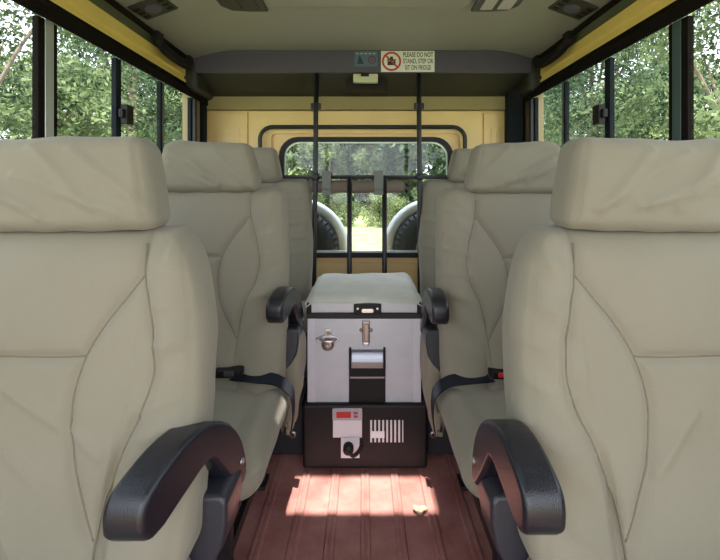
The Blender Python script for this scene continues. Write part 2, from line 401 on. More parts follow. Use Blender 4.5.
# ------------------------------------------------------------------ floor
def ribbed_floor():
    xs = []; ctr = np.arange(-9, 10)*.111+.008
    prof = [(-1.05, 0)]
    for c in ctr:
        for dx, h in ((-.017, 0), (-.013, .006), (-.004, .0065), (-.002, .004), (.002, .004), (.004, .0065), (.013, .006), (.017, 0)):
            prof.append((c+dx, h))
    prof.append((1.05, 0)); prof = [p for p in prof if abs(p[0]) <= 1.05]
    n = len(prof); ys = [-.9, 2.62]
    V = [(x, y, h-.006) for y in ys for x, h in prof] + [(x, y, -.05) for y in ys for x, h in (prof[0], prof[-1])]
    Fc = [(i, i+1, n+i+1, n+i) for i in range(n-1)]
    a = 2*n
    Fc += [(a, a+1, a+3, a+2), (0, n, a+2, a), (n-1, a+1, a+3, 2*n-1), list(range(n))+[a+1, a], list(range(n, 2*n))+[a+3, a+2]]
    return mesh('floor', V, Fc, M['floor'], None, False)
tag(ribbed_floor(), kind='structure')

# ------------------------------------------------------------------ side walls, windows
WY = [-.90, -.06, .28, .62, .96, 1.30, 1.66, 2.02, 2.37]
def side(s, nm, wn):
    def bx(mb, name, m, par=None, bev=0, kind='structure'):
        mb.map(lambda x, y, z: (s*x, y, z)); o = mb.build(name, m, par, bev)
        if par is None: o['kind'] = kind
        return o
    bx(MB().box(1.0, 1.05, -.9, 2.62, 0, ZC-.15), 'wall_'+nm, M['wall_grey'])
    # header band above the windows: yellow rail with a rolled groove, dark head trim
    yr = MB().prism([(1.0, ZC+.692), (.993, ZC+.686), (.993, ZC+.642), (1.0, ZC+.636), (1.0, ZC+.622), (.991, ZC+.615), (.991, ZC+.580), (1.05, ZC+.575), (1.05, ZC+.72), (1.0, ZC+.72)], -.9, 2.60, 'y')
    bx(yr, 'trim_1' if s < 0 else 'trim_4', M['yellow_bright'])
    bx(MB().prism([(.990, ZC+.588), (.966, ZC+.564), (.962, ZC+.530), (.966, ZC+.522), (1.05, ZC+.566), (1.05, ZC+.60), (.99, ZC+.60)], -.9, 2.56, 'y'), 'trim_2' if s < 0 else 'trim_5', M['window_trim'])
    bx(MB().prism([(.968, ZC+.735), (.968, ZC+.724), (.990, ZC+.687), (1.02, ZC+.687), (1.02, ZC+.735)], -.9, 2.30, 'y'), 'trim_3' if s < 0 else 'trim_6', M['headliner_side'])
    bx(MB().prism([(.962, ZC+.735), (.950, ZC+.726), (.955, ZC+.715), (.972, ZC+.712), (.978, ZC+.735)], -.9, 2.30, 'y'), 'trim_7' if s < 0 else 'trim_8', M['window_trim'])
    # corner behind the last pane
    bx(MB().box(.995, 1.05, 2.385, 2.62, ZC-.15, ZC+.61), 'wall_rear_'+nm, M['tan'])
    # windows
    for i in range(len(WY)-1):
        y0, y1 = WY[i], WY[i+1]
        r = root('window_%d' % (wn+i), (s*1.0, (y0+y1)/2, ZC-.15), kind='structure')
        def wb(mb, name, m, bev=0): return bx(mb, name, m, r, bev)
        wb(MB().box(.990, .994, y0+.012, y1-.012, ZC-.13, ZC+.545), 'pane', M['glass'])
        fr = MB().box(.975, 1.01, y0, y1, ZC-.16, ZC-.125)
        wide = (i == 4)
        if i != 5: fr.box(.985, 1.005, y0, y0+.012, ZC-.13, ZC+.53)
        if not wide: fr.box(.985, 1.005, y1-.024, y1-.001, ZC-.13, ZC+.53)
        else: fr.box(.985, 1.005, y1-.056, y1-.030, ZC-.13, ZC+.53).box(.985, 1.005, y1+.005, y1+.022, ZC-.13, ZC+.53)
        wb(fr, 'window_frame', M['dark_blue'] if i >= 5 else M['window_trim'], .002)
        if wide: wb(MB().box(.983, 1.004, y1-.030, y1+.005, ZC-.13, ZC+.53), 'pillar_strip', M['alu'] if s < 0 else M['shaded_strip'], .002)
        if i == 6: wb(MB().box(.985, 1.0, y1-.004, y1+.006, ZC-.13, ZC+.53), 'pillar_strip', M['alu'], .002)
        if i == 5: wb(MB().box(.945, .974, y1-.015, y1+.032, ZC+.265, ZC+.345).box(.955, .974, y1-.03, y1, ZC+.29, ZC+.325), 'latch', M['black_plastic'], .004)
        if i == 7: wb(MB().box(.965, 1.0, y1-.01, y1+.022, ZC-.13, ZC+.53), 'corner_post', M['black_metal'], .004)
    h = root('grab_handle', (s*.96, 2.08, ZC+.69), ('black grab handle on the roof edge above the left rear window' if s < 0 else 'black grab handle on the roof edge above the right rear window'), 'handle', 'roof grab handles')
    pts = spline([(s*.955, 1.90, ZC+.715), (s*.945, 1.93, ZC+.675), (s*.945, 2.06, ZC+.665), (s*.945, 2.20, ZC+.675), (s*.955, 2.24, ZC+.715)], 6)
    MB().ribbon([tuple(p) for p in pts], (0.3*s, 0, 1) , .050, .028).build('grip', M['black_plastic'], h, .006)
    for yy in (1.90, 2.24):
        MB().box(min(s*.935, s*.965), max(s*.935, s*.965), yy-.025, yy+.025, ZC+.69, ZC+.73).build('mount', M['black_plastic'], h, .004)
side(-1, 'left', 1); side(1, 'right', 9)
# door seals at the rear corners
tag(MB().box(-.998, -.972, 2.50, 2.56, .2, ZC+.60).build('trim_9', M['dark_blue'], None, .006), kind='structure')
tag(MB().prism([(.880, 2.50), (.962, 2.46), (.985, 2.50), (.985, 2.57), (.885, 2.57)], .2, ZC+.615, 'z').build('trim_10', M['dark_blue'], None, .008), kind='structure')

# ------------------------------------------------------------------ ceiling with unseen hatch slit, sized to drop the sun patch on the floor
def ceil_h(x):
    a = abs(x)
    if a < .70: return ZC+.785
    t = (a-.70)/.28
    return ZC+.785-.06*t**1.8
def ceiling():
    V = []; Fc = []
    xs = sorted(set([round(v, 4) for v in np.linspace(-.975, .975, 53)]+[-.255, .255]))
    ys = [-.9, -.5, .60, .705, .895, 1.2, 1.6, 1.62, 1.8, 2.0, 2.33]
    for th in (0, .05):
        for y in ys:
            for x in xs: V.append((x, y, ceil_h(x)+th))
    nx, ny = len(xs), len(ys)
    solid = lambda i, j: not (xs[i] >= -.2551 and xs[i+1] <= .2551 and ys[j] > .70 and ys[j+1] < .90)
    for j in range(ny-1):
        for i in range(nx-1):
            if solid(i, j):
                a = j*nx+i; Fc.append((a, a+1, a+nx+1, a+nx)); b = a+nx*ny; Fc.append((b, b+nx, b+nx+1, b+1))
                for di, dj, e in ((-1, 0, (a, a+nx)), (1, 0, (a+1, a+nx+1)), (0, -1, (a, a+1)), (0, 1, (a+nx, a+nx+1))):
                    ii, jj = i+di, j+dj
                    if ii < 0 or jj < 0 or ii >= nx-1 or jj >= ny-1 or not solid(ii, jj):
                        Fc.append((e[0], e[1], e[1]+nx*ny, e[0]+nx*ny))
    return mesh('ceiling', V, Fc, M['headliner'], None, False)
cl = ceiling(); cl['kind'] = 'structure'
# smooth raised band round the hatch
V, Fc, N = soft_box((-.41, 1.10, ZC+.748), (.44, 1.715, ZC+.80), (.05, .04, .025), .015)
tag(mesh('trim_11', V, Fc, M['headliner']), kind='structure')
# roof fittings close to the hatch (lower right and left edges at the frame top)
def fitting(s, lab):
    x0 = .40 if s < 0 else .455
    r = root('roof_latch', (s*(x0+.08), 1.69, ZC+.765), lab, 'latch', 'roof hatch latches')
    poly = [(s*x0, 1.58), (s*(x0+.185), 1.58), (s*(x0+.185), 1.68), (s*(x0+.15), 1.725), (s*(x0+.08), 1.735), (s*x0, 1.735)]
    MB().prism(poly, ZC+.752, ZC+.766, 'z').build('housing', M['underside'] if s < 0 else M['grey_plastic'], r, .006)
    q = MB().box(s*(x0+.03) if s > 0 else s*(x0+.08), s*(x0+.08) if s > 0 else s*(x0+.03), 1.60, 1.705, ZC+.748, ZC+.754)
    q.build('plate', M['pale_grey'] if s > 0 else M['underside'], r, .002)
    q = MB().box(s*(x0+.10) if s > 0 else s*(x0+.155), s*(x0+.155) if s > 0 else s*(x0+.10), 1.60, 1.70, ZC+.748, ZC+.754)
    q.build('plate', M['pale_grey'] if s > 0 else M['underside'], r, .002)
fitting(-1, 'dark rounded roof hatch latch on the ceiling, left of centre'); fitting(1, 'roof hatch latch with two pale plates on the ceiling, right of centre')
def vent(s, lab):
    r = root('ceiling_vent', (s*.87, 1.70, ZC+.76), lab, 'vent', 'ceiling vents')
    r.rotation_euler = (0, s*math.radians(16), s*math.radians(8))
    off = Vector(r.location)
    def lb(mb, n, m, bev): 
        mb.map(lambda x, y, z: (x+off.x, y+off.y, z+off.z)); return mb.build(n, m, r, bev)
    lb(MB().box(-.078, .078, -.062, .062, -.010, .01), 'housing', M['underside'], .008)
    lb(MB().lathe([(0, -.022), (.026, -.022), (.034, -.016), (.034, -.008)], (0, 0, .006), 'z', 24), 'speaker_disc', M['lip'], 0)  # round middle of the speaker grille, gives no light
    for k in range(3):
        lb(MB().box(-.068, -.042, -.04+k*.032, -.024+k*.032, -.013, -.009), 'louvre', M['black_plastic'], .001)
        lb(MB().box(.042, .068, -.04+k*.032, -.024+k*.032, -.013, -.009), 'louvre', M['black_plastic'], .001)
vent(-1, 'dark oblong speaker and vent fitting on the ceiling at upper left'); vent(1, 'dark oblong speaker and vent fitting on the ceiling at upper right')

# ------------------------------------------------------------------ overhead panel above the back row
LY = 2.30
oh = root('overhead_console', (0, 2.45, ZC+.6), 'dark grey overhead console spanning the cabin above the rear seats', 'console')
edge = [(x, ceil_h(x)+.03) for x in np.linspace(-.985, .985, 41)]
bot = PZ(72.5, LY)
lip = edge+[(.985, bot-.03), (.95, bot), (-.95, bot), (-.985, bot-.03)]
MB().prism(lip, LY, LY+.02, 'y').build('front_lip', M['lip'], oh, .004)
# underside slopes back to the rear wall; end caps round off
zr = PZ(100, 2.585)
us = [(LY+.015, bot+.004), (2.59, zr), (2.59, zr+.10), (LY+.015, ZC+.76)]
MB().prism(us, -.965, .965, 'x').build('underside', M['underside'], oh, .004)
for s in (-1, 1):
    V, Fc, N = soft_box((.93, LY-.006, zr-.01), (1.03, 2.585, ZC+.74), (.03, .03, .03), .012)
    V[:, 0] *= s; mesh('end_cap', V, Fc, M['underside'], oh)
# cream lamp and switch recess hanging under the lip
MB().box(PX(353, LY), PX(378, LY), LY+.01, LY+.05, PZ(81.5, LY), PZ(73, LY)).build('lamp', M['cream'], oh, .005)
MB().box(PX(361, LY), PX(369, LY), LY+.003, LY+.012, PZ(76, LY), PZ(73, LY)).build('lamp_switch', M['black_plastic'], oh, .001)
MB().box(PX(347, 2.42), PX(386, 2.42), 2.38, 2.46, PZ(91.5, 2.42), PZ(80, 2.42)).build('switch_housing', M['black_plastic'], oh, .004)
# warning sign on the lip
def text(body, size, x, y, z, m, parent, w=None):
    cu = bpy.data.curves.new('lettering', 'FONT'); cu.body = body; cu.size = size; cu.extrude = .0004; cu.align_x = 'CENTER'; cu.align_y = 'CENTER'; cu.offset = size*.012
    o = bpy.data.objects.new('lettering', cu); COL.objects.link(o); cu.materials.append(m)
    o.parent = parent; o.location = Vector((x, y, z))-origin(parent); o.rotation_euler = (math.radians(90), 0, 0)
    bpy.context.view_layer.update()
    me = bpy.data.meshes.new_from_object(o); k = w/max(1e-6, o.dimensions.x); loc = o.location.copy()
    bpy.data.objects.remove(o); bpy.data.curves.remove(cu)
    me.transform(Matrix.Diagonal((k, 1, 1, 1))); me.name = 'lettering'
    o = bpy.data.objects.new('lettering', me); COL.objects.link(o); o.parent = parent; o.location = loc; o.rotation_euler = (math.radians(90), 0, 0)
    return o
sy = LY-.0015
sg = root('warning_sign', (PX(408, LY), LY, PZ(61.5, LY)), 'white warning sign with red prohibition ring and black capitals on the overhead console', 'sign')
MB().box(PX(381, LY), PX(434.5, LY), sy, LY, PZ(72, LY), PZ(51, LY)).build('panel', M['label_white'], sg, .0004, 1)
sc_ = LY/F
cxs, czs = PX(391.5, LY), PZ(61.5, LY)
R = 9.6*sc_
MB().lathe([(R, -.0006), (R*.80, -.0006), (R*.80, .0006), (R, .0006), (R, -.0006)], (cxs, sy-.0012, czs), 'y', 40).build('ring', M['label_red'], sg)
bar = MB().box(-R*.85, R*.85, -.0006, .0006, -R*.09, R*.09)
ca, sa = math.cos(math.radians(-45)), math.sin(math.radians(-45))
bar.map(lambda x, y, z: (cxs+x*ca-z*sa, sy-.0022+y, czs+x*sa+z*ca)).build('slash', M['label_red'], sg)
f = MB().box(cxs-R*.42, cxs+R*.42, sy-.0014, sy-.0002, czs-R*.40, czs+R*.02).box(cxs-R*.46, cxs+R*.46, sy-.0014, sy-.0002, czs+R*.07, czs+R*.22)
f.box(cxs-R*.15, cxs+.15*R, sy-.0014, sy-.0002, czs+R*.2, czs+R*.5).build('pictogram', M['label_ink'], sg)
for i, t in enumerate(('PLEASE DO NOT', 'STAND, STEP OR', 'SIT ON FRIDGE')):
    text(t, 6.6*sc_, PX(418, LY), sy-.0004, PZ(55+6.4*i, LY), M['label_ink'], sg, w=(30 if i < 2 else 26)*sc_)
st = root('sticker', (PX(366, LY), LY, PZ(58.5, LY)), 'small blue grey information sticker left of the white warning sign', 'sticker')
MB().box(PX(354.5, LY), PX(377.5, LY), sy, LY, PZ(66.5, LY), PZ(51.5, LY)).build('panel', M['label_blue'], st, .0004, 1)
dk = mat('sticker_navy', (.02, .04, .09), .5); lt = mat('sticker_pale', (.35, .42, .5), .5); rd = mat('sticker_maroon', (.22, .08, .12), .5)
MB().prism([(PX(357, LY), PZ(64, LY)), (PX(364, LY), PZ(64, LY)), (PX(359.5, LY), PZ(55, LY))], sy-.001, sy, 'y').build('emblem', dk, st)
MB().lathe([(.015, 0), (.0, 0)], (PX(372, LY), sy-.001, PZ(60, LY)), 'y', 20).build('emblem', rd, st)
MB().lathe([(.018, 0), (.022, 0)], (PX(372, LY), sy-.001, PZ(60, LY)), 'y', 20).build('emblem', dk, st)
mb = MB()
for k in range(5): mb.box(PX(356+k*4.2, LY), PX(358.6+k*4.2, LY), sy-.001, sy, PZ(54.3, LY), PZ(53, LY))
mb.build('print', lt, st)

# ------------------------------------------------------------------ rear wall with window
RY = 2.60
hx0, hx1, hz0, hz1 = PX(284, RY), PX(448, RY), PZ(253, RY), PZ(141.5, RY)
def rounded(x0, x1, z0, z1, r, n=6):
    pts = []
    for cx_, cz_, a0 in ((x1-r, z1-r, 0), (x0+r, z1-r, 90), (x0+r, z0+r, 180), (x1-r, z0+r, 270)):
        for k in range(n+1):
            a = math.radians(a0+90*k/n); pts.append((cx_+r*math.cos(a), cz_+r*math.sin(a)))
    return pts
def plate_with_hole(outer, hole, y0, y1, name, m, parent=None, bevel=0):
    """outer, hole: same-length loops"""
    n = len(hole); V = []
    for y in (y0, y1):
        V += [(x, y, z) for x, z in outer]; V += [(x, y, z) for x, z in hole]
    Fc = []
    for i in range(n):
        j = (i+1) % n
        Fc += [(i, j, n+j, n+i), (2*n+i, 3*n+i, 3*n+j, 2*n+j), (i, 2*n+i, 2*n+j, j), (n+i, n+j, 3*n+j, 3*n+i)]
    return mesh(name, V, Fc, m, parent, False)
hole = rounded(hx0, hx1, hz0, hz1, .10)
def out_rect(x0, x1, z0, z1):
    q = []
    for i, (x, z) in enumerate(hole):
        k = i//7; t = (i % 7)/6
        cxs_ = [(x1, z1), (x0, z1), (x0, z0), (x1, z0)][k]
        q.append(cxs_)
    return q
def out_rect2(x0, x1, z0, z1): return rounded(x0, x1, z0, z1, .012)
o = plate_with_hole(out_rect2(-1.02, 1.02, -.0, ZC+.60), hole, RY, RY+.05, 'wall_rear', M['yellow']); o['kind'] = 'structure'
# door skin, joints, pressings
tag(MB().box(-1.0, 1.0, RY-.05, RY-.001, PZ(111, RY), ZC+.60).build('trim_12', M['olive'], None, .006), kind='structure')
dr = root('door_1', (PX(365, RY), RY, .05), kind='structure')
dz0, dz1 = .06, PZ(112, RY)
plate_with_hole(rounded(PX(250, RY), PX(481, RY), dz0, dz1, .02), rounded(PX(272, RY), PX(459, RY), PZ(262, RY), PZ(134, RY), .03), RY-.022, RY-.001, 'door_skin', M['yellow'], dr)
plate_with_hole(rounded(PX(274, RY), PX(457, RY), PZ(260, RY), PZ(136, RY), .03), rounded(hx0-.006, hx1+.006, hz0-.006, hz1+.006, .10), RY-.010, RY-.001, 'door_recess', M['yellow'], dr)
plate_with_hole(rounded(hx0-.028, hx1+.028, hz0-.026, hz1+.026, .12), rounded(hx0+.004, hx1-.004, hz0+.004, hz1-.004, .095), RY-.026, RY+.02, 'window_seal', M['black_rubber'], dr)
plate_with_hole(rounded(hx0+.002, hx1-.002, hz0+.002, hz1-.002, .095), rounded(hx0+.010, hx1-.010, hz0+.014, hz1-.010, .09), RY-.01, RY+.015, 'window_bead', M['alu'], dr)
MB().prism(hole, RY+.022, RY+.026, 'y').build('pane', M['glass'], dr)
for x0, x1 in ((207, 248), (483, 518)):
    pn = MB().box(PX(x0, RY), PX(x1, RY), RY-.012, RY-.001, .5, PZ(113, RY)).build('trim_13' if x0 < 300 else 'trim_14', M['yellow'], None, .004)
    pn['kind'] = 'structure'
    xc = (x0+x1)/2+2
    plate_with_hole(rounded(PX(xc-12, RY), PX(xc+11, RY), PZ(165, RY), PZ(126, RY), .03), rounded(PX(xc-10, RY), PX(xc+9, RY), PZ(163, RY), PZ(128, RY), .024), RY-.018, RY-.011, 'pressing', M['yellow'], pn)
    MB().prism(rounded(PX(xc-7, RY), PX(xc+6, RY), PZ(161, RY), PZ(131, RY), .02), RY-.016, RY-.011, 'y').build('pressing', M['yellow'], pn, .002)
# window guard tube
gd = root('window_guard', (0, 2.55, ZC), 'black tubular guard hoop framing the back window behind the seats', 'guard')
gy = 2.545
z1_, z0_ = PZ(127, gy), PZ(262, gy); xl, xr = PX(260, gy), PX(465, gy); rr = .075
pts = [(xl, gy, z0_), (xl, gy, z1_-rr)]+[(xl+rr-rr*math.cos(a), gy, z1_-rr+rr*math.sin(a)) for a in np.linspace(.2, math.pi/2, 6)]
pts += [(xr-rr+rr*math.sin(a), gy, z1_-rr+rr*math.cos(a)) for a in np.linspace(0, math.pi/2-.2, 6)]+[(xr, gy, z1_-rr), (xr, gy, z0_)]
MB().tube(pts, .0125, 14).build('hoop', M['black_metal'], gd, smooth=True)
for x in (xl, xr):
    MB().box(x-.02, x+.02, gy, RY-.02, z0_-.02, z0_+.03).build('mount', M['black_metal'], gd, .003)
# cargo rack rods behind the fridge
rk = root('cargo_barrier', (0, 2.27, ZC-.9), 'black rod cargo barrier standing between the silver fridge and back door', 'barrier')
ry = 2.27; xa, xb = PX(315.5, ry), PX(419.5, ry); zb = ZC+.072
for x, dx in ((xa, -.012), (xb, .004)):
    MB().tube([(x+dx, ry, .0), (x+dx*.6, ry, ZC-.3), (x, ry, zb), (x, ry+.02, ZC+.45), (x+.003, ry+.05, ZC+.656)], .0135, 14).build('post', M['black_metal'], rk, smooth=True)
    MB().lathe([(0, -.02), (.017, -.02), (.021, -.012), (.021, .012), (.017, .02), (0, .02)], (x, ry, zb), 'z', 16).build('clamp', M['black_metal'], rk, smooth=True)
    MB().box(x-.028, x+.028, ry+.012, ry+.045, ZC+.45, ZC+.485).build('bracket', M['black_metal'], rk, .004)
MB().tube([(PX(284, ry), ry, zb), (PX(447, ry), ry, zb)], .0105, 12).build('crossbar', M['black_metal'], rk, smooth=True)
for px in (349.5, 384.5):
    MB().tube([(PX(px, ry), ry, zb), (PX(px, ry), ry, .0)], .0135, 12).build('rod', M['black_metal'], rk, smooth=True)
MB().tube([(xa-.1, ry, .30), (xb+.1, ry, .30)], .0105, 12).build('crossbar', M['black_metal'], rk, smooth=True)
# rolled blind strapped under the crossbar
bd = root('rolled_blind', (PX(352, 2.31), 2.315, PZ(187, 2.31)), 'rolled brown blind strapped under the black crossbar before the back window', 'blind')
V, Fc, N = soft_box((PX(296, 2.31), 2.295, PZ(193, 2.31)), (PX(405.5, 2.31), 2.345, PZ(180.5, 2.31)), (.012, .024, .03), .008)
V[:, 2] += .002*np.sin(V[:, 0]*40); mesh('roll', V, Fc, M['brown_blind'], bd)
for px in (327, 378.5):
    x = PX(px, 2.29); w = .025
    MB().box(x-w, x+w, 2.250, 2.256, PZ(190, 2.29), PZ(172, 2.29)).box(x-w, x+w, 2.256, 2.35, PZ(172.5, 2.29), PZ(171.5, 2.29)+.002).box(x-w, x+w, 2.256, 2.35, PZ(195, 2.29), PZ(193.7, 2.29)).box(x-w, x+w, 2.347, 2.352, PZ(195, 2.29), PZ(172, 2.29)).box(x-w, x+w, 2.250, 2.256, PZ(195, 2.29), PZ(189, 2.29)).build('strap', M['strap_grey'], bd, .001)

# raised black boxes beside the fridge that carry the rear row
for s, lab in ((-1, 'black step box on the floor left of the fridge base'), (1, 'black step box on the floor right of the fridge base')):
    bxr = root('step_box', (s*.62, 1.95, 0), lab, 'step box', 'step boxes under the rear seats')
    x0, x1 = (.245, .985)
    if s > 0: x0 = .262
    mb = MB().box(x0, x1, 1.67, 2.50, .001, .21); mb.map(lambda x, y, z: (s*x, y, z)).build('box', M['black_rubber'], bxr, .006)
    m2 = MB().lathe([(.006, -.003), (.014, -.003), (.016, 0), (.014, .001), (.006, .001)], (s*.285, 1.667, .085), 'y', 18).build('bolt', M['steel'], bxr, smooth=True)

# ------------------------------------------------------------------ fridge
FY = 1.60
fr = root('portable_fridge', ((PX(303, FY)+PX(427, FY))/2, FY+.25, 0), 'silver portable fridge with black base standing on the red floor in the aisle', 'fridge')
fx0, fx1 = PX(308, FY), PX(420.5, FY); FB = 2.08
bx0, bx1 = PX(302.5, FY-.02), PX(427.5, FY-.02)
zt, zs, zb_, zl = PZ(303, FY), PZ(313, FY), PZ(318.5, FY), PZ(402, FY)
base = MB().box(bx0, bx1, FY-.02, FB+.02, .004, zl).build('base', M['black_plastic'], fr, .012, 4)
MB().box(fx0, fx1, FY, FB, zl-.01, zb_).build('body', M['silver'], fr, .004)
for x0, x1 in ((fx0-.002, fx0+.03), (fx1-.03, fx1+.002)):
    MB().box(x0, x1, FY-.003, FY+.04, zl-.0, zb_+.001).build('corner_strip', M['silver_edge'], fr, .002)
MB().box(fx0-.004, fx1+.004, FY-.006, FB+.003, zb_, zs+.001).build('seal', M['black_rubber'], fr, .004)
MB().box(fx0, fx1, FY-.002, FB, zs, zt).build('lid', M['silver'], fr, .006)
for x0, x1 in ((fx0-.006, fx0+.014), (fx1-.014, fx1+.006)):
    MB().box(x0, x1, FY-.01, FY+.05, zs-.004, zt+.002).build('lid_corner', M['black_plastic'], fr, .008)
# side carry handles
for s, xe in ((-1, fx0), (1, fx1)):
    zz = PZ(375, FY)
    MB().tube([(xe, FY+.10, zz+.05), (xe+s*.035, FY+.10, zz+.045), (xe+s*.035, FY+.10, zz-.06), (xe, FY+.10, zz-.065)], .011, 10).build('side_handle', M['black_plastic'], fr, smooth=True)
# lid latch
lx = PX(367.5, FY)
l = MB().box(lx-.053, lx+.053, FY-.018, FY+.01, zs-.002, zt+.004).build('lid_latch', M['black_plastic'], fr, .005)
MB().prism(rounded(lx-.024, lx+.024, zs+.006, zs+.022, .007), FY-.021, FY-.016, 'y').build('latch_button', M['chrome'], l, .002)
for dx in (-.038, .038): MB().lathe([(0, -.001), (.004, -.001), (.005, .001)], (lx+dx, FY-.0185, zs+.022), 'y', 10).build('screw', M['chrome'], l)
# hasp
hx = PX(366, FY); h0, h1 = PZ(343.5, FY), PZ(320.5, FY)
hs = MB().box(hx-.015, hx+.015, FY-.008, FY+.001, h0+.004, h1).build('hasp', M['steel'], fr, .004)
MB().box(hx-.008, hx+.010, FY-.016, FY-.007, h0+.012, h1-.012).build('hasp_lever', mat('hasp_brass', (.42, .33, .30), .35, metal=.8), hs, .003)
MB().box(hx-.012, hx+.012, FY-.020, FY-.004, h0-.003, h0+.012).build('hasp_catch', M['chrome'], hs, .004)
for dx in (-.018, .018): MB().lathe([(0, -.006), (.006, -.006), (.008, 0), (.008, .003)], (hx+dx, FY-.003, (h0+h1)/2+.008), 'y', 12).build('rivet', M['steel'], hs, smooth=True)
# bottle opener
ox, oz = PX(328.5, FY), PZ(338, FY)
bos = lambda x, y, z: (ox+(x-ox)*1.25, y, oz+(z-oz)*1.25)
bo = root('bottle_opener', (ox, FY, oz), 'chrome wall bottle opener screwed to the left of the silver fridge front', 'bottle opener')
MB().prism([(ox-.010, oz+.030), (ox+.008, oz+.030), (ox+.010, oz+.010), (ox+.026, oz+.006), (ox+.036, oz-.002), (ox+.030, oz-.012), (ox+.018, oz-.012), (ox+.016, oz-.028), (ox, oz-.036), (ox-.018, oz-.030), (ox-.022, oz-.014), (ox-.034, oz-.012), (ox-.040, oz-.002), (ox-.028, oz+.006), (ox-.012, oz+.010)], FY-.010, FY, 'y').map(bos).build('bracket', M['chrome'], bo, .003)
MB().lathe([(.0, -.022), (.012, -.026), (.019, -.020), (.017, -.012), (0, -.010)], (ox-.001, FY, oz-.016), 'y', 20).map(bos).build('cup', M['steel'], bo, smooth=True)
MB().tube([(ox-.026, FY-.014, oz+.001), (ox-.010, FY-.026, oz-.004), (ox+.010, FY-.026, oz-.004), (ox+.026, FY-.014, oz+.001)], .0045, 8).map(bos).build('lip', M['chrome'], bo, smooth=True)
MB().lathe([(0, -.014), (.006, -.014), (.008, -.010)], (ox, FY, oz+.021), 'y', 12).build('screw', M['steel'], bo)
# front drop handle: chrome grip over a black recess
gx0, gx1 = PX(349, FY), PX(385.5, FY)
rc = MB().box(gx0, gx1, FY-.005, FY+.001, PZ(402, FY), PZ(366, FY)).box(gx0, gx0+.009, FY-.012, FY+.001, PZ(368, FY), PZ(347, FY)).box(gx1-.009, gx1, FY-.012, FY+.001, PZ(368, FY), PZ(347, FY)).build('handle_plate', M['black_plastic'], fr, .002)
MB().box(gx0+.004, gx1-.004, FY-.010, FY-.004, PZ(377.5, FY), PZ(375.8, FY)).build('handle_rib', M['steel'], rc, .001)
gr = MB().prism([(FY-.001, PZ(349, FY)), (FY-.014, PZ(350.5, FY)), (FY-.026, PZ(356, FY)), (FY-.027, PZ(365, FY)), (FY-.018, PZ(366.5, FY)), (FY-.001, PZ(366, FY))], gx0+.009, gx1-.009, 'x').build('handle_grip', M['brushed'], fr, .003)
MB().box(gx0+.012, gx1-.012, FY-.030, FY-.026, PZ(364.5, FY), PZ(359.5, FY)).build('grip_inlay', M['steel'], gr, .001)
# control panel on base
BY = FY-.02
def bp(x0, x1, y0, y1, name, m, dep=.004, bev=.001, off=0, par=fr):
    return MB().box(PX(x0, BY), PX(x1, BY), BY-off-dep, BY-off+.001, PZ(y1, BY), PZ(y0, BY)).build(name, m, par, bev)
pan = bp(333, 362, 408, 437, 'control_panel', M['white_plastic'])
bp(341, 359.5, 436, 457.5, 'socket_plate', M['white_plastic'], par=pan)
bp(332.5, 362.3, 408.2, 419.5, 'display_surround', M['pale_grey'], .003, .001, .004, pan)
bp(336.5, 351, 410.8, 416.8, 'display', M['red_display'], .0015, 0, .007, pan)
bp(353.5, 358, 411, 413, 'indicator', M['label_red'], .0015, 0, .007, pan)
bp(353.5, 358, 414.5, 416.5, 'indicator', M['label_red'], .0015, 0, .007, pan)
px_, pz_ = PX(348.5, BY), PZ(446, BY)
MB().lathe([(0, -.030), (.016, -.030), (.020, -.024), (.020, 0)], (px_, BY-.004, pz_), 'y', 20).build('power_plug', M['black_plastic'], pan, smooth=True)
MB().tube([tuple(p) for p in spline([(px_, BY-.028, pz_), (px_+.018, BY-.034, pz_-.016), (px_+.040, BY-.026, pz_-.004), (px_+.052, BY-.012, pz_+.014)], 5)], .0075, 10).build('power_cable', M['black_plastic'], pan, smooth=True)
for k in range(9):
    x = 370.2+k*4.0
    bp(x, x+(1.9 if k < 8 else 1.0), 420, 442, 'vent_slot', M['white_plastic'], .002, 0)
bp(371, 384.5, 431, 437.5, 'rating_label', M['label_white'], .001, 0, .002)
# canvas cover draped over the lid
def cover():
    nx, ny = 90, 70; V = []; Fc = []
    X0, X1, Y0, Y1 = fx0-.004, fx1+.006, FY-.008, FB+.01
    for j in range(ny+1):
        v = j/ny
        for i in range(nx+1):
            u = i/nx; x = X0+(X1-X0)*u; y = Y0+(Y1-Y0)*v
            z = zt+.010+.005*math.sin(9*u+5*v)*math.sin(math.pi*v)+.003*math.sin(17*v+4*u*u)+.002*math.sin(15*u+3*math.sin(6*v))+.007*math.sin(math.pi*u)*math.sin(math.pi*v)
            z += .004*v - .015*max(0, 1-min(u, 1-u)/.06)**2
            if v < .05: z -= .010*(1-v/.05)
            V.append((x, y, z))
    nb = len(V)
    for j in range(ny):
        for i in range(nx):
            a = j*(nx+1)+i; Fc.append((a, a+1, a+nx+2, a+nx+1))
    # front hem with the arch over the latch, and side hems
    for i in range(nx+1):
        x, y, z = V[i]; arch = max(0, 1-(abs(x-lx)/.072)**2)
        V.append((x, y-.010, min(z, zt+.004+.012*arch**.5 if arch > 0 else zt+.002)))
    for i in range(nx): Fc.append((i, nb+i, nb+i+1, i+1))
    for side_ in (0, nx):
        m0 = len(V)
        for j in range(ny+1):
            x, y, z = V[j*(nx+1)+side_]; V.append((x+(-.008 if side_ == 0 else .008), y, zt-.002+.003*math.sin(j*.4)))
        for j in range(ny):
            a = j*(nx+1)+side_; Fc.append((a, a+nx+1, m0+j+1, m0+j))
    o = mesh('fridge_cover', V, Fc, M['canvas_cover'])
    sd = o.modifiers.new('solid', 'SOLIDIFY'); sd.thickness = .0035; sd.offset = 1
    return tag(o, 'wrinkled pale grey canvas cover lying over the silver fridge lid', 'cover')
cover()
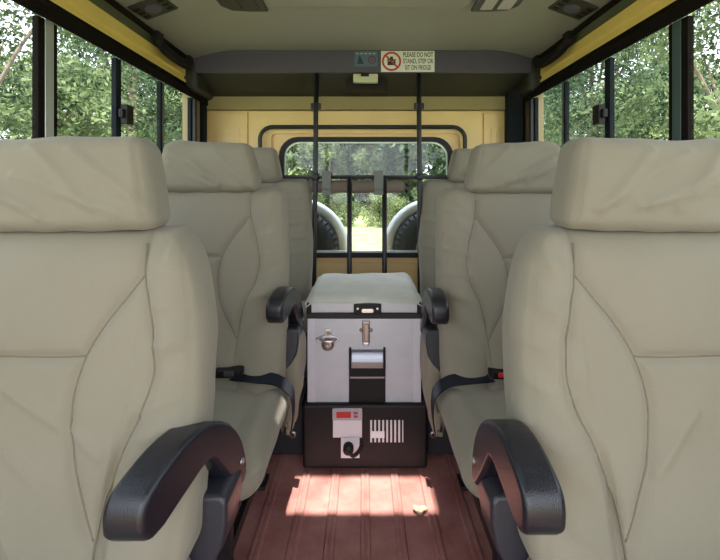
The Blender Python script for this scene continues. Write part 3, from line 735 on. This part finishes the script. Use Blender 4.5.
# dry leaf on the floor
def dry_leaf(px, py, rot, lab):
    d = ZC*F/(py-190); x, y, _ = P(px, py, d); V = []; Fc = []
    n = 14
    for k in range(n):
        a = 2*math.pi*k/n; r = .018*(1+.35*math.cos(3*a)+.1*math.sin(5*a)); V.append((x+r*math.cos(a+rot)*1.2, y+r*math.sin(a+rot), .006+.010*abs(math.sin(a*2))))
    V.append((x, y, .004)); Fc = [(k, (k+1) % n, n) for k in range(n)]
    o = mesh('dry_leaf', V, Fc, M['paper']); sd = o.modifiers.new('solid', 'SOLIDIFY'); sd.thickness = .002
    return tag(o, lab, 'leaf')
dry_leaf(420, 513, .3, 'small curled dry leaf lying on the sunlit red floor, right of centre')

# ------------------------------------------------------------------ spare wheels on the back door
def wheel(px, s, lab):
    cy = 2.80; cx_ = PX(px, cy); cz = PZ(250, cy)
    r = root('spare_wheel', (cx_, cy, cz), lab, 'wheel', 'spare wheels outside the back window')
    Rt = .285
    MB().lathe([(.13, -.02), (.20, -.07), (.245, -.075), (.268, -.06), (Rt-.008, -.03), (Rt-.008, .05), (.26, .08), (.20, .085), (.13, .05), (.13, -.02)], (cx_, cy, cz), 'y', 64).build('tyre', M['tyre'], r, smooth=True)
    for k in range(44):
        a = 2*math.pi*k/44; b = MB().box(-.006, .006, -.066, -.01, Rt-.034, Rt+.004)
        b.map(lambda x, y, z: (cx_+x*math.cos(a)-z*math.sin(a), cy+y, cz+x*math.sin(a)+z*math.cos(a))).build('tread_lug', M['tyre'], r)
    MB().lathe([(0, -.0), (.10, -.01), (.135, -.03), (.14, .04)], (cx_, cy, cz), 'y', 40).build('rim', M['steel'], r, smooth=True)
    MB().box(cx_-.05, cx_+.05, RY+.049, cy+.02, cz-.05, cz+.05).build('mount', M['black_metal'], r, .006)
    MB().lathe([(Rt+.002, .06), (.325, .02), (.345, .05), (.35, .10), (.33, .20), (.28, .24), (0, .25)], (cx_, cy, cz), 'y', 64).build('wheel_cover', M['white_cover'], r, smooth=True)
wheel(297, -1, 'spare wheel with white cover seen through the left of the back window')
wheel(435, 1, 'spare wheel with white cover seen through the right of the back window')

# ------------------------------------------------------------------ outside
GZ = -.85
gm = MB(); n = 40
V = [(x, y, GZ+.12*math.sin(x*.3)*math.cos(y*.23)) for y in np.linspace(-60, 90, n) for x in np.linspace(-75, 75, n)]
gnd = mesh('ground', V, [(j*n+i, j*n+i+1, j*n+n+i+1, j*n+n+i) for j in range(n-1) for i in range(n-1)], M['grass'])
gnd['kind'] = 'structure'
def crown_mesh(name, blobs, per, ls, seed, m):
    rg = np.random.default_rng(seed); V = []; Fc = []
    for (bx_, by_, bz_, br) in blobs:
        k = int(per*br**1.6); u = rg.normal(size=(k, 3)); u /= np.linalg.norm(u, axis=1, keepdims=True)
        rad = br*(rg.random(k)**.45); c = u*rad[:, None]*np.array([1, 1, .75])+np.array([bx_, by_, bz_])
        for p in c:
            a = rg.normal(size=3); a /= np.linalg.norm(a); b = np.cross(a, rg.normal(size=3)); b /= np.linalg.norm(b); s = ls*(.6+.8*rg.random())
            n0 = len(V); V += [p-a*s, p+b*s*.45, p+a*s, p-b*s*.45]; Fc.append((n0, n0+1, n0+2, n0+3))
    me = bpy.data.meshes.new(name); me.from_pydata([tuple(v) for v in V], [], Fc); me.materials.append(m); return me
def tree_data(seed, h, spread, m, ls, dens, low=.25):
    rg = random.Random(seed); blobs = []
    for k in range(26):
        t = rg.random(); z = h*(low+(1-low)*t); w = spread*(.35+.65*math.sin(math.pi*min(1, .15+t*.8)))
        a = rg.random()*6.28; r = w*math.sqrt(rg.random()); blobs.append((r*math.cos(a), r*math.sin(a), z, spread*(.30+.24*rg.random())))
    crown = crown_mesh('crown', blobs, dens, ls, seed, m)
    mb = MB(); mb.tube([(0, 0, 0), (.1, .05, h*.3), (-.05, .1, h*.6), (.1, 0, h*.9)], [h*.018, h*.014, h*.009, h*.003], 8)
    for b in blobs[:12]: mb.tube([(0, .05, b[2]*.55), (b[0]*.5, b[1]*.5, b[2]*.8), (b[0], b[1], b[2])], [h*.007, h*.005, h*.002], 6)
    me = bpy.data.meshes.new('trunk'); me.from_pydata(mb.V, [], mb.F); me.materials.append(M['bark']); return crown, me
kinds = [tree_data(1, 7.5, 2.4, M['leaf'], .065, 700, .12), tree_data(2, 8.5, 2.6, M['leaf_dark'], .07, 680, .12), tree_data(3, 6.0, 2.2, M['bush'], .065, 600, .08)]
fark = [tree_data(21, 7.5, 2.6, M['leaf'], .20, 170, .1), tree_data(22, 8.5, 2.8, M['leaf_dark'], .22, 160, .1)]
bushk = [tree_data(11, 2.0, 1.5, M['bush'], .07, 600, .1), tree_data(12, 2.6, 1.7, M['leaf'], .08, 520, .1)]
def tree(kd, name, x, y, sc_, rot, label, cat, group):
    r = root(name, (x, y, GZ-.1), label, cat, group); r.rotation_euler = (0, 0, rot); r.scale = (sc_, sc_, sc_)
    for nm, me in zip(('crown', 'trunk'), kd):
        c = bpy.data.objects.new(nm, me); COL.objects.link(c); c.parent = r
rt_ = random.Random(5)
def row(pts, label, group, cat='tree', name='leafy_tree', kk=kinds):
    for i, (x, y, s) in enumerate(pts): tree(kk[i % len(kk)], name, x, y, s, rt_.random()*6.28, label, cat, group)
LT = [(-6.6, 7, 0.9), (-6.8, 12, 0.95), (-7.4, 17.5, 1.0), (-8.5, 23.5, 1.05), (-12.5, 10, 1.15), (-13, 16.5, 1.2), (-14, 23.5, 1.25), (-15, 31, 1.35), (-21, 22, 1.6), (-23, 33, 1.8), (-20, 44, 1.9), (-6.4, 2.2, 0.8)]
row(LT, 'leafy green tree standing outside the left side windows', 'trees outside the left windows')
row([(-x*1.04, y+.6, s_*.98) for x, y, s_ in LT], 'leafy green tree standing outside the right side windows', 'trees outside the right windows')
row([(-2.5, 30, 1.1), (3.5, 31, 1.1), (-6.5, 37, 1.3), (.5, 38, 1.35), (7.5, 38, 1.3), (-12, 46, 1.7), (-3, 48, 1.7), (6, 49, 1.7), (14, 47, 1.7)], 'distant green tree seen through the back window', 'trees beyond the back window', kk=fark)
row([(-4.5, 20, .9), (-1.8, 22, .9), (1.2, 21.5, .85), (3.4, 20.5, .9), (5.8, 21, 1.0), (-7.2, 20.5, 1.0)], 'low bright green bush at the far edge of the grass behind', 'bushes beyond the grass', 'bush', 'leafy_bush', bushk)

# ------------------------------------------------------------------ light
w = bpy.data.worlds.new('world'); sc.world = w; w.use_nodes = True; nt = w.node_tree; bg = nt.nodes['Background']
tc = nt.nodes.new('ShaderNodeTexCoord'); sp = nt.nodes.new('ShaderNodeSeparateXYZ'); cr_ = nt.nodes.new('ShaderNodeValToRGB')
cr_.color_ramp.elements[0].position = 0; cr_.color_ramp.elements[0].color = (.90, .91, 1, 1)
cr_.color_ramp.elements[1].position = .8; cr_.color_ramp.elements[1].color = (.80, .84, 1, 1)
nt.links.new(tc.outputs['Generated'], sp.inputs[0]); nt.links.new(sp.outputs['Z'], cr_.inputs[0]); nt.links.new(cr_.outputs[0], bg.inputs[0])
bg.inputs[1].default_value = 2.2
sun = bpy.data.lights.new('sun', 'SUN'); sun.energy = 8.5; sun.angle = math.radians(.9); sun.color = (1, .95, .86)
so = bpy.data.objects.new('sun', sun); COL.objects.link(so)
dirv = Vector((-.004, .35, -1)).normalized(); so.rotation_euler = dirv.to_track_quat('-Z', 'Y').to_euler()
